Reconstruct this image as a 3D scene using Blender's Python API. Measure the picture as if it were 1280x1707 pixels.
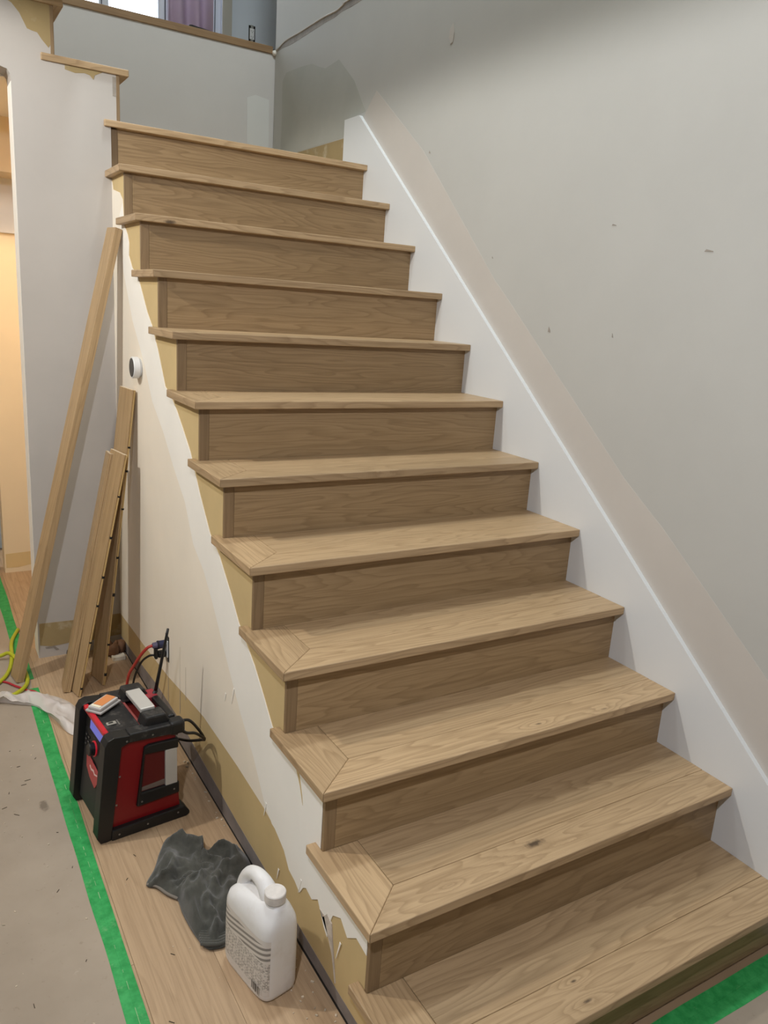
import bpy, bmesh, math, random
from mathutils import Vector, Matrix, noise
from mathutils.geometry import tessellate_polygon
for o in list(bpy.data.objects): bpy.data.objects.remove(o)
S = bpy.context.scene
COL = S.collection
random.seed(7)
PI = math.pi

# ------------------------------------------------------------------ camera
cd = bpy.data.cameras.new('camera'); cam = bpy.data.objects.new('camera', cd); COL.objects.link(cam)
cd.sensor_fit = 'VERTICAL'; cd.sensor_height = 36; cd.sensor_width = 27
cd.lens = 1296.86*36/1707
cd.clip_start = .05
_yaw, _pit, _rol = -0.55385, -0.25363, 0.06845
_w = Vector((-math.sin(_yaw)*math.cos(_pit), math.cos(_yaw)*math.cos(_pit), math.sin(_pit)))
_r = Vector((math.cos(_yaw), math.sin(_yaw), 0)); _u = _r.cross(_w)
_r2 = _r*math.cos(_rol)+_u*math.sin(_rol); _u2 = -_r*math.sin(_rol)+_u*math.cos(_rol)
CAMPOS = Vector((-.7455, -.9062, 1.6391))
cam.matrix_world = Matrix(((_r2.x, _u2.x, -_w.x, CAMPOS.x), (_r2.y, _u2.y, -_w.y, CAMPOS.y), (_r2.z, _u2.z, -_w.z, CAMPOS.z), (0, 0, 0, 1)))
S.camera = cam

# ------------------------------------------------------------------ world, lights, exposure
S.view_settings.view_transform = 'Standard'; S.view_settings.look = 'None'
S.view_settings.gamma = 1; S.view_settings.use_curve_mapping = False
S.view_settings.exposure = 0.0
wd = bpy.data.worlds.new('world'); S.world = wd; wd.use_nodes = True
bg = wd.node_tree.nodes['Background']; bg.inputs[0].default_value = (.80, .90, 1, 1); bg.inputs[1].default_value = 4.5

def area(name, loc, power, col, size, rot=(0, 0, 0), shape='DISK', sy=None):
    l = bpy.data.lights.new(name, 'AREA'); l.shape = shape; l.size = size; l.energy = power; l.color = col
    if sy: l.size_y = sy
    o = bpy.data.objects.new(name, l); o.location = loc; o.rotation_euler = rot; COL.objects.link(o); return o
def lamp(name, loc, power, col, r, cone=178):
    l = bpy.data.lights.new(name, 'SPOT'); l.energy = power; l.color = col; l.shadow_soft_size = r
    l.spot_size = math.radians(cone); l.spot_blend = .1
    o = bpy.data.objects.new(name, l); o.location = loc; COL.objects.link(o); return o
lamp('hall_lamp', (-1.10, 1.95, 2.74), 14.5, (.745, .86, 1), .05)
lamp('hall_lamp', (-1.10, -.95, 2.74), 138, (.87, .905, 1), .05)
lamp('hall_lamp', (.50, -.95, 2.74), 12, (1, .95, .825), .05)
lamp('hall_lamp', (-1.65, 1.6, 2.74), 117, (1, .96, .88), .05)  # added lamp, throws more sideways light on the stair side wall
area('stairwell_ceiling_light', (.55, 1.7, 5.55), 70, (.89, .97, 1), .5)
lamp('room_lamp', (-.10, 2.88, 1.95), 27, (1, .70, .40), .06)

# ------------------------------------------------------------------ helpers
def link(o): COL.objects.link(o); return o
def meta(o, label=None, cat=None, group=None, kind=None):
    if label: o['label'] = label
    if cat: o['category'] = cat
    if group: o['group'] = group
    if kind: o['kind'] = kind
    return o
def empty(name, loc, label, cat, rot=(0, 0, 0), group=None):
    o = link(bpy.data.objects.new(name, None)); o.location = loc; o.rotation_euler = rot
    o.empty_display_size = .05
    return meta(o, label, cat, group)
def mk(name, bm, mat, parent=None, smooth=False, recalc=True):
    if recalc: bmesh.ops.recalc_face_normals(bm, faces=bm.faces)
    me = bpy.data.meshes.new(name); bm.to_mesh(me); bm.free()
    for m in (mat if isinstance(mat, (list, tuple)) else [mat]): me.materials.append(m)
    if smooth:
        for p in me.polygons: p.use_smooth = True
    o = link(bpy.data.objects.new(name, me))
    if parent: o.parent = parent
    return o
def box(bm, x0, x1, y0, y1, z0, z1, mi=0):
    vs = [bm.verts.new((x, y, z)) for z in (z0, z1) for y in (y0, y1) for x in (x0, x1)]
    fs = [(0, 2, 3, 1), (4, 5, 7, 6), (0, 1, 5, 4), (2, 6, 7, 3), (0, 4, 6, 2), (1, 3, 7, 5)]
    out = []
    for f in fs:
        k = bm.faces.new([vs[i] for i in f]); k.material_index = mi; out.append(k)
    return out
def bevel(bm, w, seg=2):
    bmesh.ops.recalc_face_normals(bm, faces=bm.faces)
    es = [e for e in bm.edges if len(e.link_faces) == 2 and e.calc_face_angle(0) > .5]
    bmesh.ops.bevel(bm, geom=es, offset=w, segments=seg, affect='EDGES', profile=.5, clamp_overlap=True)
def bx(name, x0, x1, y0, y1, z0, z1, mat, parent=None, bev=0, seg=1):
    bm = bmesh.new(); box(bm, x0, x1, y0, y1, z0, z1)
    if bev: bevel(bm, bev, seg)
    return mk(name, bm, mat, parent)
def prism(bm, pts, d, f):
    """pts 2D outline, f(a,b,t)->xyz, extruded t from d[0] to d[1]"""
    A = [bm.verts.new(f(p[0], p[1], d[0])) for p in pts]; B = [bm.verts.new(f(p[0], p[1], d[1])) for p in pts]
    n = len(pts)
    for tri in tessellate_polygon([[Vector((p[0], p[1], 0)) for p in pts]]):
        try:
            bm.faces.new([A[i] for i in tri]); bm.faces.new([B[i] for i in reversed(tri)])
        except ValueError: pass
    for i in range(n): bm.faces.new([A[i], A[(i+1) % n], B[(i+1) % n], B[i]])
def pri(name, pts, d, f, mat, parent=None, bev=0):
    bm = bmesh.new(); prism(bm, pts, d, f)
    if bev:
        bmesh.ops.dissolve_limit(bm, angle_limit=.02, verts=bm.verts, edges=bm.edges)
        bevel(bm, bev, 2)
    return mk(name, bm, mat, parent)
YZ = lambda a, b, t: (t, a, b)
XZ = lambda a, b, t: (a, t, b)
XY = lambda a, b, t: (a, b, t)
def spline(P, n=8, closed=False):
    P = [Vector(p) for p in P]; out = []
    N = len(P)
    for i in range(N if closed else N-1):
        if closed: p0, p1, p2, p3 = P[i-1], P[i], P[(i+1) % N], P[(i+2) % N]
        else: p0, p1, p2, p3 = P[max(i-1, 0)], P[i], P[i+1], P[min(i+2, N-1)]
        for k in range(n):
            t = k/n
            out.append(.5*((2*p1)+(p2-p0)*t+(2*p0-5*p1+4*p2-p3)*t*t+(3*p1-p0-3*p2+p3)*t**3))
    if not closed: out.append(P[-1])
    return out
def tube(bm, pts, r, seg=10, cap=True, sq=1):
    pts = [Vector(p) for p in pts]; rings = []
    nrm = None
    for i, p in enumerate(pts):
        t = (pts[min(i+1, len(pts)-1)]-pts[max(i-1, 0)]).normalized()
        if nrm is None:
            nrm = t.orthogonal().normalized()
        nrm = (nrm-t*nrm.dot(t)).normalized(); b = t.cross(nrm)
        rr = r(i/(len(pts)-1)) if callable(r) else r
        rings.append([bm.verts.new(p+(nrm*math.cos(2*PI*k/seg)+b*math.sin(2*PI*k/seg)*sq)*rr) for k in range(seg)])
    for A, B in zip(rings, rings[1:]):
        for k in range(seg): bm.faces.new([A[k], A[(k+1) % seg], B[(k+1) % seg], B[k]])
    if cap:
        bm.faces.new(rings[0][::-1]); bm.faces.new(rings[-1])
def lathe(bm, prof, c, ax, seg=24):
    """prof: (radius, height) along axis ax from c"""
    ax = Vector(ax).normalized(); n = ax.orthogonal().normalized(); b = ax.cross(n); c = Vector(c)
    R = [[bm.verts.new(c+ax*h+(n*math.cos(2*PI*k/seg)+b*math.sin(2*PI*k/seg))*max(r, 1e-4)) for k in range(seg)] for r, h in prof]
    for A, B in zip(R, R[1:]):
        for k in range(seg): bm.faces.new([A[k], A[(k+1) % seg], B[(k+1) % seg], B[k]])
    bm.faces.new(R[0][::-1]); bm.faces.new(R[-1])

# ------------------------------------------------------------------ materials
def s2l(c):
    return tuple((v/255/12.92 if v/255 <= .04045 else ((v/255+.055)/1.055)**2.4) for v in c)+(1,)
class NT:
    def __init__(s, name):
        s.m = bpy.data.materials.new(name); s.m.use_nodes = True; s.t = s.m.node_tree; s.b = s.t.nodes['Principled BSDF']
    def n(s, typ, ins={}, **at):
        d = s.t.nodes.new(typ)
        for k, v in at.items(): setattr(d, k, v)
        for k, v in ins.items(): s.set(d.inputs[k], v)
        return d
    def set(s, inp, v):
        if hasattr(v, 'links'): s.t.links.new(v, inp)
        else: inp.default_value = v
    def mth(s, op, a, b=None, c=None):
        d = s.n('ShaderNodeMath', operation=op); s.set(d.inputs[0], a)
        if b is not None: s.set(d.inputs[1], b)
        if c is not None: s.set(d.inputs[2], c)
        return d.outputs[0]
    def mix(s, f, a, b):
        d = s.n('ShaderNodeMix', data_type='RGBA'); s.set(d.inputs[0], f); s.set(d.inputs[6], a); s.set(d.inputs[7], b); return d.outputs[2]
    def ramp(s, f, lo, hi):
        d = s.n('ShaderNodeMapRange', {0: f, 1: lo, 2: hi}); d.clamp = True; return d.outputs[0]
    def noise(s, vec, scale, detail=2, rough=.5, dist=0):
        return s.n('ShaderNodeTexNoise', {'Vector': vec, 'Scale': scale, 'Detail': detail, 'Roughness': rough, 'Distortion': dist}).outputs[0]
    def bump(s, h, strength=.2, dist=.001):
        d = s.n('ShaderNodeBump', {'Strength': strength, 'Distance': dist, 'Height': h}); s.t.links.new(d.outputs[0], s.b.inputs['Normal'])
def simple(name, rgb, rough=.5, metal=0, spec=.5, **k):
    q = NT(name); q.b.inputs['Base Color'].default_value = s2l(rgb); q.b.inputs['Roughness'].default_value = rough
    q.b.inputs['Metallic'].default_value = metal; q.b.inputs['Specular IOR Level'].default_value = spec
    for kk, v in k.items(): q.b.inputs[kk].default_value = v
    return q.m
def wall_mat(name, rgb, var=.05, scale=2.2, rough=.7, dust=None):
    q = NT(name); co = q.n('ShaderNodeTexCoord').outputs['Object']
    a = q.noise(co, scale, 4, .6); c = s2l(rgb)
    lo = tuple(v*(1-var) for v in c[:3])+(1,); hi = tuple(min(1, v*(1+var)) for v in c[:3])+(1,)
    col = q.mix(q.ramp(a, .3, .7), lo, hi)
    if dust:
        d = q.noise(co, 9, 5, .65); col = q.mix(q.ramp(d, .56, .72), col, s2l(dust))
    q.set(q.b.inputs['Base Color'], col); q.b.inputs['Roughness'].default_value = rough
    q.b.inputs['Specular IOR Level'].default_value = .3
    q.bump(q.noise(co, 160, 3), .12, .001)
    return q.m
def wood(name, rgb, axis='X', K=9, con=.5, rough=.42, knots=(), dark=.62, var=.10, pore=.7):
    q = NT(name); tc = q.n('ShaderNodeTexCoord').outputs['Object']
    rnd = q.n('ShaderNodeObjectInfo').outputs['Random']
    sp = q.n('ShaderNodeSeparateXYZ', {0: tc}).outputs
    order = {'X': (0, 1, 2), 'Y': (1, 0, 2), 'Z': (2, 0, 1)}[axis]
    g, p, r = (sp[i] for i in order)
    off = q.mth('MULTIPLY', rnd, 37.0)
    def vec(sg, sp_, sr):
        return q.n('ShaderNodeCombineXYZ', {0: q.mth('ADD', q.mth('MULTIPLY', g, sg), off), 1: q.mth('ADD', q.mth('MULTIPLY', p, sp_), off), 2: q.mth('MULTIPLY', r, sr)}).outputs[0]
    f = q.noise(vec(.85, 8.0, 8.0), 1, 3, .42)
    ring = q.mth('MULTIPLY', f, K)
    kd = None
    for (kx, ky, kz, kr) in knots:
        dv = q.n('ShaderNodeVectorMath', {0: tc, 1: (kx, ky, kz)}, operation='SUBTRACT').outputs[0]
        sc = q.n('ShaderNodeVectorMath', {0: dv, 1: (1/kr*.36, 1/kr, 1/kr)}, operation='MULTIPLY').outputs[0]
        ln = q.mth('ADD', q.n('ShaderNodeVectorMath', {0: sc}, operation='LENGTH').outputs['Value'], q.mth('MULTIPLY_ADD', q.noise(tc, 90, 2), .9, -.45))
        e = q.mth('POWER', 2.718, q.mth('MULTIPLY', q.mth('MULTIPLY', ln, ln), -.06))
        ring = q.mth('ADD', ring, q.mth('MULTIPLY', e, 2.2))
        c = q.mth('SUBTRACT', 1.0, q.ramp(ln, .35, 1.1))
        kd = c if kd is None else q.mth('MAXIMUM', kd, c)
    fr_ = q.mth('FRACT', ring)
    wv = q.mth('MULTIPLY', q.mth('POWER', fr_, 2.6), q.ramp(q.mth('SUBTRACT', 1.0, fr_), 0, .12))
    fine = q.noise(vec(8, 380, 380), 1, 3, .7)
    fib = q.noise(vec(1.6, 110, 110), 1, 4, .62)
    broad = q.noise(vec(.6, 9, 3), 1, 2, .5)
    base = s2l(rgb); dk = tuple(base[i]*m for i, m in enumerate((dark, dark*.93, dark*.84)))+(1,)
    lt = tuple(min(1, v*1.12) for v in base[:3])+(1,)
    col = q.mix(q.ramp(broad, .3, .7), base, lt)
    col = q.mix(q.mth('MULTIPLY', wv, con), col, dk)
    col = q.mix(q.mth('MULTIPLY', q.ramp(fib, .45, .72), .5), col, dk)
    col = q.mix(q.mth('MULTIPLY', q.ramp(fine, .55, .75), pore), col, dk)
    if kd is not None: col = q.mix(q.mth('MULTIPLY', kd, .8), col, s2l((52, 40, 34)))
    hv = q.n('ShaderNodeHueSaturation', {'Value': q.mth('MULTIPLY_ADD', rnd, 2*var, 1-var), 'Color': col}).outputs[0]
    q.set(q.b.inputs['Base Color'], hv); q.b.inputs['Roughness'].default_value = rough
    q.b.inputs['Specular IOR Level'].default_value = .35
    q.bump(q.mth('ADD', fine, q.mth('MULTIPLY', wv, .3)), .10, .0006)
    return q.m

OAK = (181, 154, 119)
KN = [(.519, .31, .359, .013), (.238, .285, .359, .004), (.929, .50, .554, .005), (.687, .515, .554, .005), (.559, 1.199, 1.122, .009), (.461, .03, .164, .005), (.47, .085, .164, .004), (.127, 2.159, 1.903, .009)]
M_nose = wood('oak_nosing', OAK, 'X', 24, .8, knots=KN)
M_tread = wood('oak_tread', OAK, 'X', 22, .7, knots=[])
M_riser = wood('oak_riser_shaded', (159, 134, 100), "X", 24, .7)  # same oak as the treads, darkened to put shade into the risers
M_ret = wood('oak_return', OAK, 'Y', 22, .75)
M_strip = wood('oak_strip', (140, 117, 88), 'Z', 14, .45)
M_plank = wood('oak_floor', (180, 153, 122), 'Y', 13, .38, rough=.5, var=.07)
M_loose = wood('oak_loose', (176, 149, 112), 'Z', 14, .5, var=.05)
M_core = wood('plywood_edge', (205, 175, 120), 'Z', 12, .4, rough=.7)
M_wall = wall_mat('drywall_grey_paint', (188, 187, 181), .03)
M_wall_hall = wall_mat('drywall_beige', (242, 233, 217), .03, 3)
M_skim = wall_mat('joint_compound', (246, 243, 235), .025, 4)
M_patch = wall_mat('old_grey_paint', (178, 178, 169), .06, 3)
M_band = wall_mat('compound_band', (197, 191, 183), .03, 3)
M_tan = wall_mat('old_tan_paint', (204, 180, 132), .05, 5)
M_olive = wall_mat('old_olive_paint', (160, 140, 100), .08, 5, dust=(190, 176, 150))
M_greyd = wall_mat('bare_grey_edge', (134, 126, 122), .2, 12)
M_torn = wall_mat('torn_paper', (150, 142, 132), .2, 20)
M_white = simple('white_trim_paint', (222, 224, 224), .35)
M_ceil = wall_mat('ceiling_paint', (225, 222, 215), .02)
M_dark = simple('dark_gap', (25, 22, 20), .9)
M_room = wall_mat('room_paint', (222, 204, 172), .03)

# ------------------------------------------------------------------ measured layout
g, h, Z0, W, T, a, b = .2401, .195, .1635, 1.2182, .0254, .028, .0363
yc, xd, yb, HS = 2.652, -.336, 3.861, .149
CEIL, UPF, TOP = 2.80, 3.085, 5.6
XL, YF = -4.8, -6.5
dY = [0, -.001, 0, .002, .003, .009, .006, .006, -.003, -.004, 0, -.006+.0]
dZ = [0, .004, -.002, -.003, .001, -.004, -.005, -.003, -.001, .003, .002, -.001]
def NY(i): return i*g+(dY[i] if i < 12 else 0)
def Z(i): return Z0+i*h+(dZ[i] if i < 12 else 0)
def RY(i): return NY(i)+b
RT = .012                                    # riser thickness

# ------------------------------------------------------------------ floor, walls, ceilings (structure)
fl = bx('floor', XL, 3.0, YF, 6.0, -.12, -.012, wall_mat('subfloor', (150, 124, 96), .1)); meta(fl, kind='structure')
rows = [(-1.32, -1.13), (-1.13, -.94), (-.94, -.75), (-.75, -.56), (-.56, -.37), (-.37, -.18), (-.18, .034)]
joints = {0: [.2, 2.1, 3.4], 1: [1.0, 2.7], 2: [.4, 1.9, 3.6], 3: [1.3, 3.0], 4: [.75, 2.35, 3.5], 5: [-.1, 1.62, 3.15], 6: [.2, 1.02, 2.3, 3.9]}
for k, (x0, x1) in enumerate(rows):
    ys = [-.2 if k > 3 else 2.0]+[j for j in joints[k] if j > (-.2 if k > 3 else 2.0)]+[4.35]
    for y0, y1 in zip(ys, ys[1:]):
        yy1 = y1
        bx('plank', x0+.0003, x1-.0003, y0+.0003, yy1-.0003, -.012, 0, M_plank, fl, .0006)

wr = bx('wall_right', W+.018, W+.14, YF, yb, 0, TOP, M_wall); meta(wr, kind='structure')
M_far = wall_mat('far_wall_dimmed', (140, 137, 130), .03)  # unseen far walls, coloured darker to cut bounced light
wf = bx('wall_front', XL, W+.14, YF-.1, YF, 0, CEIL, M_far); meta(wf, kind='structure')
wl = bx('wall_left', XL-.1, XL, YF, 6.0, 0, TOP, M_far); meta(wl, kind='structure')
ce = bmesh.new(); box(ce, XL, -.02, YF, yc, CEIL, UPF-.02); box(ce, -.02, W+.02, YF, -.35, CEIL, UPF-.02)
meta(mk('ceiling', ce, M_ceil), kind='structure')
bm = bmesh.new(); box(bm, XL, 3.1, -.35, 6.0, TOP, TOP+.1)
meta(mk('ceiling_upper', bm, M_ceil), kind='structure')
bm = bmesh.new(); box(bm, XL, W+.1, -.45, -.35, UPF-.02, TOP); meta(mk('wall_front_upper', bm, M_wall), kind='structure')
# landing back wall below the upper floor, upper hall floor, upper hall end walls
wb = bx('wall_back', -1.9, 3.0, yb+.004, yb+.10, 1.9, 3.05, wall_mat('landing_wall_lightened', (206, 203, 199), .03)); meta(wb, kind='structure')  # wall colour lightened to make up for light missing at the landing
bm = bmesh.new(); box(bm, XL, 3.0, yb+.10, 6.0, 2.85, UPF-.002)
meta(mk('floor_upper', bm, M_plank), kind='structure')
meta(bx('wall_right_upper', 3.0, 3.1, yb-.3, 6.0, 2.8, TOP, M_wall), kind='structure')
meta(bx('wall_return_upper', W+.14, 3.0, yb-.1, yb+.0, 2.8, TOP, M_wall), kind='structure')
# cap board at the upper floor edge
cap = bx('trim_2', -1.0, W+.001, yb-.004, yb+.16, 3.0475, 3.0865, wood('oak_cap', (150, 122, 90), 'X', 6, .35), None, .003, 2); meta(cap, kind='structure')
# caulk blob where the cap meets the wall
bm = bmesh.new(); bmesh.ops.create_icosphere(bm, subdivisions=2, radius=.016, matrix=Matrix.Translation((W+.012, yb-.004, 3.055)))
mk('caulk', bm, M_skim, cap, True)
bx('gap', W+.002, W+.012, yb-.012, yb+.01, 3.046, 3.07, M_dark, cap)
# compound strips on the landing back wall
pri('compound_strip', [(1.075, 2.3), (1.213, 2.3), (1.205, 2.80), (1.12, 2.812), (1.068, 2.79), (1.07, 2.70)], (yb+.0025, yb+.004), XZ, wall_mat('fresh_compound', (216, 216, 212), .02), wb)

# side wall of the stair: saw-tooth outline
out = [(RY(0)+RT, 0)]
for i in range(0, 11):
    out += [(RY(i)+RT, Z(i)-T), (RY(i+1)+RT if i < 10 else yc+.0, Z(i)-T)]
out += [(yc, 0)]
sw = pri('wall_stair_side', out, (a, a+.10), YZ, M_tan); meta(sw, kind='structure')
# white painted drywall on it, thin layers with ragged edges
edge = [(yc, 2.084), (2.632, 2.044), (2.516, 2.023), (2.466, 1.993), (2.453, 1.904), (2.396, 1.86), (2.372, 1.826), (2.377, 1.779), (2.327, 1.733), (2.235, 1.698), (2.108, 1.573), (2.042, 1.527), (1.96, 1.44), (1.872, 1.326), (1.80, 1.30), (1.726, 1.257), (1.65, 1.20), (1.577, 1.144), (1.47, 1.02), (1.371, .922), (1.285, .879), (1.18, .793), (1.106, .724), (.978, .645), (.90, .58), (.841, Z(2)-T)]
y2, y1_ = RY(2)+RT, RY(1)+RT
edge += [(y2, Z(2)-T), (y2, Z(1)-T), (y1_, Z(1)-T), (y1_, .255), (.335, .262), (.375, .229), (.41, .255), (.448, .232), (.462, .20), (.471, .15), (.49, .165), (.528, .215), (.56, .19), (.595, .197), (.612, .185), (.631, .155), (.66, .168), (.70, .175), (.735, .21), (.80, .235)]
edge += [(.884, .247), (1.1, .257), (1.419, .257), (1.623, .236), (1.847, .209), (2.221, .185), (yc, .165)]
pri('painted_drywall', edge, (a-.0012, a), YZ, M_wall_hall, sw)
sk = [(2.043, 1.248), (1.9, 1.16), (1.77, 1.056), (1.635, .962), (1.54, .838), (1.43, .78), (1.346, .709), (1.195, .558), (1.08, .45), (.969, .364), (.88, .27), (.82, .236), (.80, .235), (.735, .21), (.70, .175), (.66, .168), (.631, .155), (.612, .185), (.595, .197), (.56, .19), (.528, .215), (.49, .165), (.471, .15), (.462, .20), (.448, .232), (.41, .255), (.375, .229), (.335, .262), (y1_, .255), (y1_, Z(1)-T), (y2, Z(1)-T), (y2, Z(2)-T), (.841, Z(2)-T), (.90, .58), (.978, .645), (1.106, .724), (1.18, .793), (1.285, .879), (1.371, .922), (1.47, 1.02), (1.577, 1.144), (1.65, 1.20), (1.726, 1.257), (1.80, 1.30), (1.872, 1.326), (1.96, 1.44), (2.042, 1.527), (2.108, 1.573), (2.235, 1.698), (2.327, 1.733), (2.377, 1.779), (2.372, 1.826), (2.396, 1.86), (2.453, 1.904), (2.466, 1.98), (2.52, 1.94), (2.47, 1.72), (2.33, 1.53), (2.168, 1.392)]
pri('skim_coat', sk, (a-.0022, a-.0011), YZ, M_skim, sw)
# bare grey strip above the floor and the dark open joint
gr = [(.10, .006), (.10, .046), (.39, .046), (.55, .051), (.80, .056), (1.09, .062), (1.4, .08), (1.70, .098), (2.01, .095), (2.3, .07), (yc, .05), (yc, .006)]
pri('bare_drywall_edge', gr, (a-.0008, a), YZ, M_greyd, sw)
pri('floor_joint', [(.05, 0), (.05, .007), (.6, .010), (1.2, .007), (1.9, .010), (yc, .007), (yc, 0)], (a-.0016, a), YZ, M_dark, sw)
# torn sliver below the second tread and a scar lower down
pri('torn_sliver', [(.690, .505), (.665, .50), (.640, .44), (.634, .415), (.655, .46)], (a-.0030, a-.0021), YZ, M_tan, sw)
for (y, z, l) in [(1.13, .50, .06), (.86, .275, .05), (.62, .20, .05), (.40, .19, .06), (.76, .13, .04), (1.2, .45, .03)]:
    pri('scrape', [(y, z), (y+.006, z+.002), (y+l*.35, z-l), (y+l*.3, z-l*.9)], (a-.0033, a-.0021), YZ, M_skim, sw)
pri('torn_drywall', [(.515, .20), (.49, .20), (.465, .16), (.44, .125), (.418, .06), (.43, .11), (.445, .17), (.452, .205), (.475, .215), (.495, .19)], (a-.0035, a-.0002), YZ, wall_mat('torn_grey', (196, 186, 174), .25, 30), sw)
# scratch lines on the beige paint near the outlet
for (y, z0, z1) in [(1.845, .10, .28), (1.69, .13, .40), (1.62, .22, .35)]:
    pri('scuff', [(y, z0), (y+.004, z0), (y+.003, z1), (y+.001, z1)], (a-.0017, a-.0011), YZ, simple('scuff_grey', (190, 178, 162), .8), sw)

# door wall facing the camera, stepped under the second flight
T12x, T13x = .10, -.142
dw = [(xd, 0), (a-.0005, 0), (a-.0005, Z(10)-T), (a-.0005, Z(11)-T), (T12x-b-RT, Z(11)-T), (T12x-b-RT, Z(12)-T), (T13x-b-RT, Z(12)-T), (T13x-b-RT, Z(13)-T), (T13x-.24-b-RT, Z(13)-T), (T13x-.24-b-RT, Z(14)-T), (-1.2, Z(14)-T), (-1.2, 2.43), (xd-.035, 2.43), (xd-.012, 2.424), (xd-.003, 2.41), (xd, 2.39)]
dwl = pri('wall_door', dw, (yc, yc+.12), XZ, wall_mat('drywall_door', (184, 178, 171), .035, 3)); meta(dwl, kind='structure')
meta(bx('wall_door_far', XL, -1.2, yc, yc+.12, 0, CEIL+.2, M_wall), kind='structure')
pri('tan_patch', [(-.372, 2.672), (-.322, 2.651), (-.296, 2.623), (-.272, 2.576), (-.255, 2.572), (-.237, 2.57), (-.222, 2.55), (-.198, 2.525), (-.1905, 2.54), (-.1905, 2.673), (-.372, 2.673)], (yc-.001, yc), XZ, M_olive, dwl)
pri('tan_patch', [(-.142, 2.478), (-.142, 2.462), (-.105, 2.456), (-.07, 2.462), (-.049, 2.458), (-.036, 2.445), (-.03, 2.462), (.0, 2.478)], (yc-.001, yc), XZ, M_olive, dwl)
pri('tan_base_band', [(xd+.006, .062), (xd+.006, .168), (-.2, .164), (a-.002, .166), (a-.002, .06), (-.12, .05), (-.2, .056), (-.28, .05)], (yc-.001, yc), XZ, M_olive, dwl)
pri('torn_base', [(-.31, .05), (-.27, .052), (-.25, .03), (-.262, .028), (-.275, .043), (-.305, .042)], (yc-.0012, yc), XZ, M_torn, dwl)
pri('torn_base', [(-.22, .0), (-.212, 0), (-.21, .018), (-.216, .02)], (yc-.0012, yc), XZ, M_dark, dwl)
bx('reveal_facing', xd-.0012, xd-.0002, yc+.001, yc+.118, .0, 2.385, M_skim, dwl)  # paler facing added over the doorway reveal to brighten it
# riser shim gap strip beside riser 12
bx('bare_edge', .037, .0515, yc-.0012, yc, 2.40, 2.47, M_torn, dwl)
# under-stair corner bead line
# room beyond the door
bm = bmesh.new(); box(bm, -.352, .02, 3.90, 4.02, 0, 2.47); meta(mk('wall_room_back', bm, M_room), kind='structure')
pri('tan_base_band', [(-.345, .03), (-.345, .115), (-.21, .12), (-.21, .04), (-.28, .028)], (3.899, 3.90), XZ, M_tan, bpy.data.objects['wall_room_back'])
meta(bx('wall_room_right', .02, .10, yc+.12, 3.9, 0, 2.27, M_room), kind='structure')
meta(bx('wall_room_left', -1.6, -1.5, yc+.12, 6.0, 0, 2.6, M_room), kind='structure')
meta(bx('wall_room_far', -1.5, 0, 4.40, 4.5, 0, 2.6, wall_mat('room_grey', (150, 156, 158), .04)), kind='structure')
bm = bmesh.new(); box(bm, -1.5, .02, yc+.12, 3.9, 2.42, 2.47); meta(mk('ceiling_room', bm, M_ceil), kind='structure')
bm = bmesh.new(); box(bm, -1.5, .02, 3.6, 3.9, 2.17, 2.42); meta(mk('trim_3', bm, M_room), kind='structure')

# skirt board on the right wall
def skz(y): return Z0+y/g*h+HS
skp = [(-.16, 0), (RY(0)-.03, 0), (2.90, 0), (2.90, 2.546), (2.757, 2.546), (2.748, skz(2.748)), (-.16, max(.02, skz(-.16)))]
skirt = pri('trim_1', skp, (W, W+.018), YZ, M_white); meta(skirt, kind='structure')
for v in skirt.data.vertices: pass
# paint and compound layers on the right wall
X1 = W+.018
pri('compound_band', [(2.72, 2.552), (2.62, 2.634), (2.178, 2.318), (1.59, 1.775), (1.50, 1.706), (.816, 1.156), (.635, 1.035), (.288, .772), (-.2, .40), (-.2, .02), (-.16, skz(-.16)-.01), (2.748, skz(2.748)-.02)], (X1-.0008, X1), YZ, M_band, wr)
pri('grey_paint_patch', [(3.742, 2.882), (3.691, 2.919), (3.5, 2.91), (3.349, 2.896), (3.25, 2.86), (3.18, 2.84), (3.1, 2.845), (3.028, 2.851), (2.85, 2.72), (2.72, 2.562), (2.906, 2.548), (2.906, 2.474), (3.4, 2.474), (3.745, 2.474), (3.735, 2.7)], (X1-.0006, X1), YZ, M_patch, wr)
pri('tan_base_band', [(2.902, 2.29), (2.902, 2.468), (3.855, 2.472), (3.855, 2.29)], (X1-.0014, X1), YZ, M_olive, wr)
lo = [(3.85, 3.058), (3.767, 3.059), (3.62, 3.052), (3.46, 3.054), (3.33, 3.057), (3.221, 3.059), (3.1, 3.056), (3.019, 3.064), (2.92, 3.060), (2.833, 3.062), (2.0, 3.058)]
up = [(2.0, 3.09), (2.927, 3.092), (2.989, 3.090), (3.069, 3.078), (3.2, 3.083), (3.312, 3.084), (3.5, 3.082), (3.705, 3.084), (3.789, 3.07), (3.85, 3.062)]
pri('torn_drywall_line', lo+up, (X1-.0008, X1), YZ, M_torn, wr)
bm = bmesh.new(); tube(bm, spline([(X1-.002, y, z+.004) for y, z in up[::-1]], 4), .0045, 6); mk('compound_lip', bm, M_band, wr, True)
for (y, z, dy, dz) in [(1.0, 1.95, .02, .004), (.62, 1.86, .03, .006), (2.12, 2.30, .012, .01), (1.62, 1.86, .006, .006), (1.25, 1.60, .012, .018), (.95, 1.6, .006, .012)]:
    pri('scuff', [(y, z), (y+dy, z+.002), (y+dy*.8, z+dz+.002), (y+.002, z+dz*.5)], (X1-.0012, X1), YZ, M_torn, wr)
pri('compound_dab', [(2.03, 2.70), (2.045, 2.73), (2.04, 2.76), (2.02, 2.775), (2.01, 2.74), (2.015, 2.705)], (X1-.002, X1), YZ, M_band, wr)

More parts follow.
